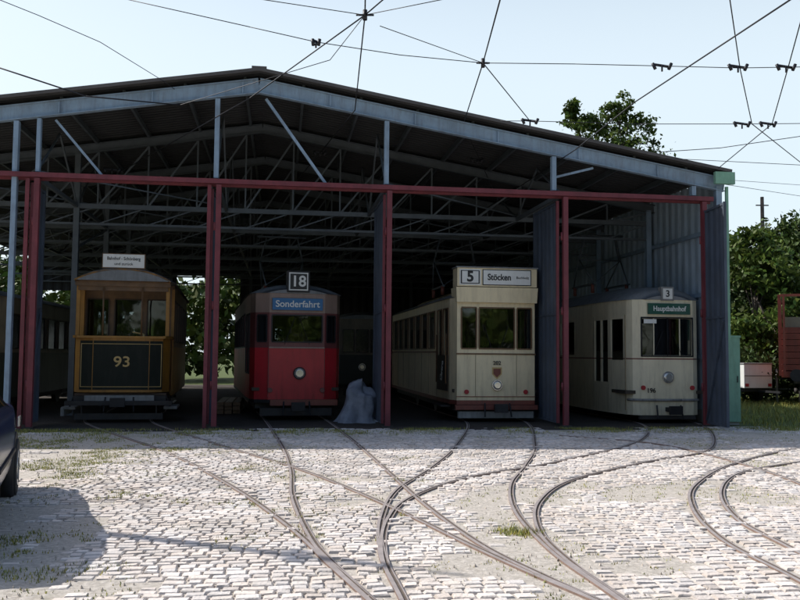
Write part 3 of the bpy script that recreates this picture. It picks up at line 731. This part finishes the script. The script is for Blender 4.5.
for _ in range(5000):
    X=random.uniform(-8,10);Y=random.uniform(5,17.5); r=random.uniform(.005,.014); a=random.uniform(0,6.28); i=len(V)
    for k in range(5): V.append((X+r*math.cos(a+k*1.257)*random.uniform(.7,1.1),Y+r*math.sin(a+k*1.257)*random.uniform(.7,1.1),.004))
    V.append((X,Y,.018+r*.5))
    s=random.uniform(.4,1.1)
    for k in range(5): F.append((i+k,i+(k+1)%5,i+5)); S.append((s,s*.95,s*.88,1))
attr_mesh("loose_gravel",V,F,S,m_cob)

# ================================================================ TREES
m_leaf=attr_mat("leaves",(.075,.12,.028),.55,trans=.3)
m_leaf2=attr_mat("leaves_dark",(.05,.085,.022),.6)
m_leaf3=attr_mat("leaves_background",(.09,.13,.03),.6)
def foliage(name,lobes,nclump,nleaf,size,mat,parent=None,spread=.22):
    Vs=[];Ss=[]
    for (c,r) in lobes:
        c=np.array(c);r=np.array(r)
        for _ in range(nclump):
            d=np.random.normal(size=3); d/=np.linalg.norm(d); rad=np.random.uniform(.35,1.05)
            cc=c+d*r*rad
            if cc[2]<.2: cc[2]=np.random.uniform(.2,1.2)
            sh=np.random.uniform(.55,1.35); sg=spread*r.mean()*np.random.uniform(.5,1.2)
            pos=cc+np.random.normal(size=(nleaf,3))*sg*np.array([1,1,.6])
            pos=pos[pos[:,2]>.05]
            k=len(pos); u=np.random.normal(size=(k,3)); u/=np.linalg.norm(u,axis=1)[:,None]
            v=np.cross(u,np.random.normal(size=(k,3))); v/=np.linalg.norm(v,axis=1)[:,None]
            s=(size*np.random.uniform(.6,1.3,k))[:,None]
            q=np.stack([pos-u*s,pos+v*s*.5,pos+u*s,pos-v*s*.5],1); Vs.append(q.reshape(-1,3))
            f=sh*np.random.uniform(.7,1.3,k); yel=np.random.uniform(.85,1.25,k)
            Ss.append(np.stack([f*yel,f,f*.8,np.ones(k)],1))
    Vv=np.concatenate(Vs);Sv=np.concatenate(Ss);n=len(Vv)//4
    me=bpy.data.meshes.new(name); me.vertices.add(n*4); me.vertices.foreach_set('co',Vv.astype(np.float32).ravel())
    me.loops.add(n*4); me.loops.foreach_set('vertex_index',np.arange(n*4,dtype=np.int32)); me.polygons.add(n)
    me.polygons.foreach_set('loop_start',np.arange(0,n*4,4,dtype=np.int32)); me.materials.append(mat)
    me.update(calc_edges=True); me.validate()
    at=me.attributes.new('shade','FLOAT_COLOR','FACE'); at.data.foreach_set('color',Sv.astype(np.float32).ravel())
    o=bpy.data.objects.new(name,me); COL.objects.link(o)
    if parent: o.parent=parent
    return o
def tree(name,x,y,h,cr,lobes,nclump,nleaf,size,mat):
    e=empty(name,(x,y,0)); mb=MB()
    pts=[Vector((0,0,-.1))]
    for k in range(1,6): pts.append(Vector((random.uniform(-.15,.15)*k*.5,random.uniform(-.15,.15)*k*.5,h*.75*k/5)))
    rr=[.04*h*.75*(1-.16*k) *.6 for k in range(6)]
    for k in range(5): mb.cyl(pts[k],pts[k+1],rr[k],m_bark,10,rr[k+1])
    for (c,r) in lobes:
        st=pts[random.choice([2,3,4])]; mid=(st+Vector(c))/2+Vector((random.uniform(-.3,.3),random.uniform(-.3,.3),.2))
        mb.cyl(st,mid,rr[3]*.6,m_bark,7,rr[3]*.35); mb.cyl(mid,Vector(c),rr[3]*.35,m_bark,7,rr[3]*.1)
        for _ in range(4):
            d=Vector((random.uniform(-1,1)*r[0],random.uniform(-1,1)*r[1],random.uniform(-.5,1)*r[2]))*.8
            mb.cyl(mid.lerp(Vector(c),.6),Vector(c)+d,rr[3]*.16,m_bark,5,.01)
    mb.obj("trunk_and_limbs",e)
    foliage("crown",lobes,nclump,nleaf,size,mat,e); return e
p=P(612,93,42)
hh=p.z
tree("tree",p.x+.0,42,hh,3,[((-1.1,0,hh-1.8),(1.1,1.0,.9)),((.3,0,hh-.8),(.9,.8,.8)),((1.2,.2,hh-2.0),(1.1,1.0,1.0)),((.1,0,hh-2.8),(2.3,2,1.3)),((-2.0,.1,hh-1.0),(.45,.4,.7)),((1.6,0,hh-4.0),(1.8,1.8,1.2)),((-1.3,0,hh-4.3),(2.2,2,1.4)),((0,0,hh-6.5),(3,3,2))],26,46,.115,m_leaf,)
def rt(name,px,topy,Y,w,mat=m_leaf):
    p=P(px,topy,Y); h=p.z; l=[]
    for _ in range(9):
        z=random.uniform(.22,.88)*h; f=1-abs(z/h-.5)*.9
        l.append(((random.uniform(-1,1)*w*.6*f,random.uniform(-1,1)*w*.6*f,z),(w*.42,w*.42,h*.14)))
    l.append(((0,0,h*.86),(w*.35,w*.35,h*.12)))
    return tree(name,p.x,Y,h,w,l,26,60,.13,mat)
rt("tree.001",752,226,33,2.9); rt("tree.002",800,214,36,3.6,m_leaf2); rt("tree.003",870,200,40,4.5); rt("tree.004",725,262,44,3,m_leaf2)
lob=[((x,31+random.uniform(-1,1),random.uniform(.5,1.6)),(1.3,1.0,1.1)) for x in np.arange(10.6,26,1.1)]
foliage("hedge",lob,26,50,.10,m_leaf2)
lob=[]
for x in np.arange(-40,8,2.6):
    for k in range(3):
        lob.append(((x+random.uniform(-1,1),50+random.uniform(-3,3),random.uniform(1.2,6.6)),(2.6,2.2,2.0)))
for y in np.arange(16,48,3.2): 
    for k in range(3): lob.append(((-24-(y-14)*.2+random.uniform(-1,1),y,random.uniform(1,6.4)),(2.2,2.4,1.9)))
for x in np.arange(20,80,5):
    for k in range(2): lob.append(((x,60+random.uniform(-4,4),random.uniform(1.5,6)),(4,3,3)))
foliage("background_tree_mass",lob,14,46,.27,m_leaf3)
lob=[]
for x in np.arange(-34,40,4.2):
    for k in range(3): lob.append(((x+random.uniform(-1.5,1.5),-20+random.uniform(-2,2),random.uniform(1.5,8.5)),(3,2.5,2.6)))
foliage("unseen_tree_mass",lob,14,30,.50,m_leaf3)  # unseen trees behind the camera, added to darken window reflections and skylight

# ================================================================ WIRES
mb=MB()
def wl(pts,r=.013,sag=0):
    q=[P(*a) for a in pts]; mb.wire(q,r*.85,m_wire)
def hanger(px,py,Y,w=.34):
    c=P(px,py,Y); mb.cyl(c+Vector((-w/2,0,.03)),c+Vector((w/2,.05,.0)),.026,m_wire,8)
    for k in(-.5,.5): mb.cyl(c+Vector((k*w,0,.05)),c+Vector((k*w*.7,0,-.06)),.030,m_wire,8)
    mb.cyl(c+Vector((0,0,.02)),c+Vector((0,0,-.10)),.016,m_wire,6)
def star(px,py,Y,r=.16):
    c=P(px,py,Y)
    for a in range(0,180,45):
        v=Vector((math.cos(R(a)),math.sin(R(a))*.6,math.sin(R(a))*.25)); mb.cyl(c-v*r,c+v*r,.016,m_wire,6)
    mb.cyl(c+Vector((0,0,.08)),c-Vector((0,0,.08)),.036,m_wire,8)
wl([(60,-15,14),(130,0,14),(250,27,14),(316,42,14),(400,55,14.4),(483,63,15),(575,64,15),(662,66,15),(738,68,15),(860,66,15)],.009)
wl([(850,-45,9),(790,0,10),(635,102,14.5),(575,150,18.5),(487,208,25)],.014)
wl([(420,-32,12),(365,15,13),(250,98,16.5),(120,172,20),(90,190,26)],.014)
wl([(366,-40,11),(365,15,13),(355,110,17.5),(320,153,21),(280,200,27)],.014)
wl([(508,-40,10.5),(500,0,11.5),(483,63,15),(463,125,19.2)],.014)
wl([(483,63,15),(530,121,17.5)],.012); wl([(483,63,15),(380,26,13)],.008)
wl([(463,125,19.2),(480,160,21),(500,205,26)],.012)
wl([(726,-15,12),(730,0,12.3),(740,68,15),(752,124,17.5),(800,162,20),(850,200,23)],.012)
wl([(812,-20,12),(788,68,15),(772,124,17.5),(715,171,19.6)],.012)
wl([(500,121,17.5),(530,121,17.5),(640,124,17.5),(742,124,17.5),(860,123,17.5)],.009)
wl([(-20,-8,13),(40,16,13.5),(100,42,14.5),(165,82,17.5),(178,92,18.2)],.008)
wl([(-20,64,14),(0,68,14),(85,96,14.5),(180,105,17)],.016)
wl([(180,105,17),(330,60,14),(365,15,13)],.008); wl([(365,15,13),(200,-10,12)],.008); wl([(365,15,13),(470,-6,12)],.008)
wl([(660,152,18.5),(720,148,19),(830,132,19)],.010); wl([(660,158,18.5),(800,165,19),(860,170,19)],.008)
wl([(722,184,21),(800,196,24),(860,204,24)],.008); wl([(700,178,21),(800,185,24)],.007)
for a in((662,66,15),(738,67,15),(786,67,15),(742,124,17.5),(768,124,17.5),(530,121,17.5)): hanger(*a)
star(365,15,13,.14); star(483,63,15,.12)
hanger(316,42,14,.12); hanger(465,124,19,.14); hanger(477,160,21,.3); hanger(112,170,20,.4); hanger(320,153,21,.3)
mb.obj("overhead_tram_wires")

# ================================================================ OTHER OBJECTS
mb=MB(); mb.cyl((0,0,0),(0,0,8.2),.13,m_conc,12,.07); mb.cyl((0,0,0),(0,0,.9),.18,m_conc,12,.16); mb.cyl((0,0,7.8),(.6,-.2,8.1),.03,m_bars,8); mb.box(-.05,.05,-.2,.2,7.4,7.5,m_bars)
o=mb.obj("catenary_mast"); o.location=(-8.6,10.05,0)
pp=P(762,197,40); mb=MB(); mb.cyl((0,0,0),(0,0,pp.z),.12,m_bark,10,.08); mb.cyl((-.3,0,pp.z-.4),(.3,0,pp.z-.4),.03,m_bark,6); o=mb.obj("wooden_utility_pole"); o.location=(pp.x,40,0)
c=P(731,400,20.2); mb=MB(); mb.box(-.15,.15,-.15,.3,.08,2.05,m_green); mb.box(-.17,.17,-.17,.32,2.05,2.10,m_green); mb.box(-.13,.13,-.10,.25,0,.08,m_conc); mb.box(-.12,.12,-.157,-.152,.3,1.9,m_green); mb.box(.07,.09,-.175,-.158,1.0,1.15,m_black)
o=mb.obj("green_switch_cabinet",bevel=.008); o.location=(c.x+.02,20.2,0)
# tarpaulin thrown over a barrel and crates
mb=MB(); nn=56; hz=[0,.08,.22,.40,.58,.72,.82,.90,.95,.98,1.0]; rr=[.50,.44,.41,.38,.37,.36,.34,.30,.22,.12,0.01]
rows=[]
for z,r in zip(hz,rr):
    row_=[]
    for j in range(nn):
        a=2*math.pi*j/nn; f=(1-z*.75); sq=1/max(abs(math.cos(a)),abs(math.sin(a)))**.55
        k=sq*(1+f*(.12*math.sin(a*5+z*2)+.10*math.sin(a*9+z*3)+.05*math.sin(a*17))+.22*noise.noise(Vector((math.cos(a)*1.5,math.sin(a)*1.5,z*3))))
        row_.append((r*k*math.cos(a)*.92+.10*z,r*k*math.sin(a)*.8,z*(.86+.16*math.cos(a-2.4))+.10*noise.noise(Vector((math.cos(a)*r*6,math.sin(a)*r*6,2)))*(z>.3)))
    rows.append(row_)
i0=0
for r_ in rows: mb.v+=r_
for a in range(len(rows)-1):
    for j in range(nn):
        j2=(j+1)%nn; mb.f.append((a*nn+j,a*nn+j2,(a+1)*nn+j2,(a+1)*nn+j)); mb.m.append(mb.mi(m_tarp)); mb.sm.append(True)
o=mb.obj("tarp_covered_barrel"); c=P(358,400,20.0); o.location=(c.x,20.0,0)
mb=MB()
for k in range(9): mb.box(-.3+.21*(k%3),-.12+.21*(k%3),-1.2+random.uniform(-.1,.1),1.4,.02+.1*(k//3),.11+.1*(k//3),m_tan)
o=mb.obj("timber_stack"); q=shedw(-3.9,5.2); o.location=(q[0],q[1],0); o.rotation_euler=(0,0,SA)
# freight wagon on the right
wg=empty("red_freight_wagon",(13.5,26.95,0),R(-25)); mb=MB()
mb.box(-1.3,1.3,0,7,.95,1.15,m_rust); 
for z in np.arange(1.18,2.5,.2):
    mb.box(-1.3,-1.25,0,7,z,z+.185,m_rust); mb.box(1.25,1.3,0,7,z,z+.185,m_rust); mb.box(-1.25,1.25,0,.05,z,z+.185,m_rust); mb.box(-1.25,1.25,6.95,7,z,z+.185,m_rust)
for y in np.arange(.05,7,.98):
    for sx in(-1,1): mb.beam((sx*1.34,y,1.0),(sx*1.34,y,3.6),.08,.07,m_rust)
for x in(-1.2,-.4,.4,1.2): mb.beam((x,-.05,1.0),(x,-.05,3.6 if abs(x)>1 else 2.5),.09,.07,m_rust)
mb.beam((-1.3,-.05,3.6),(1.3,-.05,3.6),.08,.08,m_rust); mb.beam((-1.34,0,3.6),(-1.34,7,3.6),.07,.07,m_rust); mb.beam((1.34,0,3.6),(1.34,7,3.6),.07,.07,m_rust)
mb.box(-1.2,1.2,.1,6.9,2.4,2.9,m_oldtram2)
mb.obj("body",wg); mb=MB()
wheelset(mb,1.3,.74,.45);wheelset(mb,5.5,.74,.45); mb.box(-.95,.95,.3,6.7,.75,.94,m_dkgrey)
for sx in(-1,1): mb.cyl((sx*.85,0,1.03),(sx*.85,-.45,1.03),.07,m_black,10); mb.cyl((sx*.85,-.45,1.03),(sx*.85,-.49,1.03),.2,m_black,16)
mb.obj("running_gear",wg)
c=P(758,370,29); tl=empty("white_trailer",(c.x,29,0),R(15)); mb=MB()
mb.box(-.55,.55,0,1.9,.55,1.35,m_white); mb.box(-.57,.57,-.02,1.92,1.35,1.4,m_grey); mb.box(-.55,.55,-.012,-.004,.95,.98,m_grey)
mb.obj("box",tl,bevel=.02); mb=MB()
for sx in(-1,1): mb.cyl((sx*.59,1.0,.3),(sx*.75,1.0,.3),.3,m_tyre,18); mb.cyl((sx*.75,1.0,.3),(sx*.76,1.0,.3),.15,m_grey,12); mb.box(sx*.67-.12,sx*.67+.12,.65,1.35,.62,.66,m_black)
mb.box(-.5,.5,.1,1.8,.42,.54,m_black); mb.beam((0,0,.45),(0,-1.1,.45),.07,.07,m_black)
for sx in(-.45,.45): mb.box(sx-.06,sx+.06,-.03,0.0,.6,.7,m_red)
mb.obj("chassis",tl)
mb=MB()
for k in range(10): mb.cyl((9.9+k*1.6,29.6,0),(9.9+k*1.6,29.6,1.2),.04,m_conc,8)
for z in(.5,.85,1.15): mb.cyl((9.9,29.6,z),(24.3,29.6,z),.01,m_bars,6)
mb.obj("wire_fence")

# parked car
car=empty("parked_car",(-4.55,10.35,0),R(20.6))
def carbody():
    st=[(0.0,.62,.42,.78,.80,.0),(.06,.74,.30,.88,.92,0),(.35,.82,.22,.97,1.02,0),(1.0,.86,.20,1.0,1.06,0),(1.25,.865,.20,1.0,1.08,.05),(1.85,.87,.20,1.0,1.42,1),(2.5,.87,.20,1.0,1.46,1),(3.1,.87,.20,1.0,1.42,1),(3.75,.86,.20,.99,1.10,.2),(4.05,.82,.22,.94,1.0,0),(4.24,.74,.30,.86,.88,0),(4.30,.64,.42,.76,.78,0)]
    b=MB(); rows=[]
    for (y,hw,zb,zs,zt,cab) in st:
        wr=hw*(.72 if cab>=.9 else .80 if cab>0 else .86)
        half=[(hw*.86,zb),(hw*.98,zb+.12),(hw,zs*.62),(hw*.985,zs-.06),(hw*.95,zs),(wr+.03,zt-.05 if cab>0 else zs+(zt-zs)*.4),(wr*.82,zt-.004),(0,zt+.01)]
        pts=[(x,-y,z) for x,z in half]+[(-x,-y,z) for x,z in half[-2::-1]]
        rows.append(pts)
    n=len(rows[0])
    for r in rows: b.v+=r
    km,kg,kb=b.mi(m_car),b.mi(m_cglass),b.mi(m_black)
    for a in range(len(rows)-1):
        for j in range(n-1):
            q=a*n+j; mat=km
            if j in(4,9) and 4<=a<=7: mat=kg
            if a in(4,) and j in(5,6,7,8): mat=kg
            if a in(7,) and j in(5,6,7,8): mat=kg
            if j in(0,n-2): mat=kb
            b.f.append((q,q+1,q+n+1,q+n)); b.m.append(mat); b.sm.append(True)
        q=a*n; b.f.append((q+n-1,q,q+n,q+2*n-1)); b.m.append(kb); b.sm.append(False)
    b.f.append(tuple(range(n))); b.m.append(km); b.sm.append(False)
    b.f.append(tuple(reversed(range((len(rows)-1)*n,len(rows)*n)))); b.m.append(km); b.sm.append(False)
    return b
b=carbody(); o=b.obj("body",car); o.location=(-.87,0,0)
sb=o.modifiers.new('s','SUBSURF'); sb.levels=2; sb.render_levels=2
b=MB()
for y in(-.85,-3.45):
    for sx in(-1,1):
        x=sx*.80-.87
        b.cyl((x-.10*sx,y,.31),(x+.085*sx,y,.31),.31,m_tyre,28); b.cyl((x+.085*sx,y,.31),(x+.092*sx,y,.31),.20,m_chrome,20); b.cyl((x+.092*sx,y,.31),(x+.10*sx,y,.31),.06,m_grey,12)
        for k in range(5):
            a=k*1.2566; b.beam((x+.096*sx,y+.06*math.cos(a),.31+.06*math.sin(a)),(x+.096*sx,y+.18*math.cos(a),.31+.18*math.sin(a)),.03,.006,m_grey,(1,0,0))
        b.cyl((x-.08*sx,y,.33),(x+.062*sx,y,.33),.37,m_black,28)
b.obj("wheels",car)
b=MB()
for sx in(-1,1):
    b.box(sx*.60-.87-.14,sx*.60-.87+.14,-.12,-.005,.60,.74,m_lamp); b.box(sx*.62-.87-.13,sx*.62-.87+.13,-4.31,-4.2,.66,.82,m_red)
    b.box(sx*.87-.87-.01,sx*.87-.87+.012,-3.1,-1.2,.52,.56,m_black)
    b.box(sx*.850-.87-.012,sx*.850-.87+.012,-.42,-.16,.72,.83,m_lamp)
b.box(-.87-.26,-.87+.26,.0,.012,.42,.53,m_white); b.box(-.87-.26,-.87+.26,-4.325,-4.31,.5,.61,m_white)
b.obj("lamps_and_trim",car,bevel=.01)

# ================================================================ LIGHT
S_=Vector((-1.05,.44,1.0)).normalized()
el=math.asin(S_.z); az=math.atan2(S_.x,S_.y)
ld=bpy.data.lights.new("sun",'SUN'); ld.energy=5.0; ld.angle=R(.5); ld.color=(1,.97,.92)
lo=bpy.data.objects.new("sun",ld); COL.objects.link(lo); lo.rotation_euler=(-S_).to_track_quat('-Z','Y').to_euler(); lo.location=(-30,20,30)
w=bpy.data.worlds.new("World"); scene.world=w; w.use_nodes=True; N=w.node_tree.nodes; L=w.node_tree.links
sk=N.new('ShaderNodeTexSky'); sk.sky_type='NISHITA'; sk.sun_disc=False; sk.sun_elevation=el; sk.sun_rotation=az; sk.air_density=1.0; sk.dust_density=2.0; sk.ozone_density=1.0
# summer haze: whiter towards the horizon on the sunward side
tc=N.new('ShaderNodeTexCoord'); sp=N.new('ShaderNodeSeparateXYZ'); L.new(tc.outputs['Generated'],sp.inputs[0])
hz_=N.new('ShaderNodeMapRange'); hz_.interpolation_type='SMOOTHSTEP'; hz_.inputs['From Min'].default_value=.28; hz_.inputs['From Max'].default_value=.70; hz_.inputs['To Min'].default_value=.78; hz_.inputs['To Max'].default_value=0
L.new(sp.outputs['Z'],hz_.inputs['Value'])
hy=N.new('ShaderNodeMapRange'); hy.interpolation_type='SMOOTHSTEP'; hy.inputs['From Min'].default_value=-.3; hy.inputs['From Max'].default_value=.7; L.new(sp.outputs['Y'],hy.inputs['Value'])
ml=N.new('ShaderNodeMath'); ml.operation='MULTIPLY'; L.new(hz_.outputs['Result'],ml.inputs[0]); L.new(hy.outputs['Result'],ml.inputs[1])
mx=N.new('ShaderNodeMix'); mx.data_type='RGBA'; mx.inputs['B'].default_value=(6.1,7.0,7.5,1); L.new(ml.outputs[0],mx.inputs['Factor']); L.new(sk.outputs[0],mx.inputs['A'])
L.new(mx.outputs['Result'],N['Background'].inputs[0]); N['Background'].inputs[1].default_value=.15
scene.view_settings.view_transform='Standard'; scene.view_settings.look='None'; scene.view_settings.exposure=0
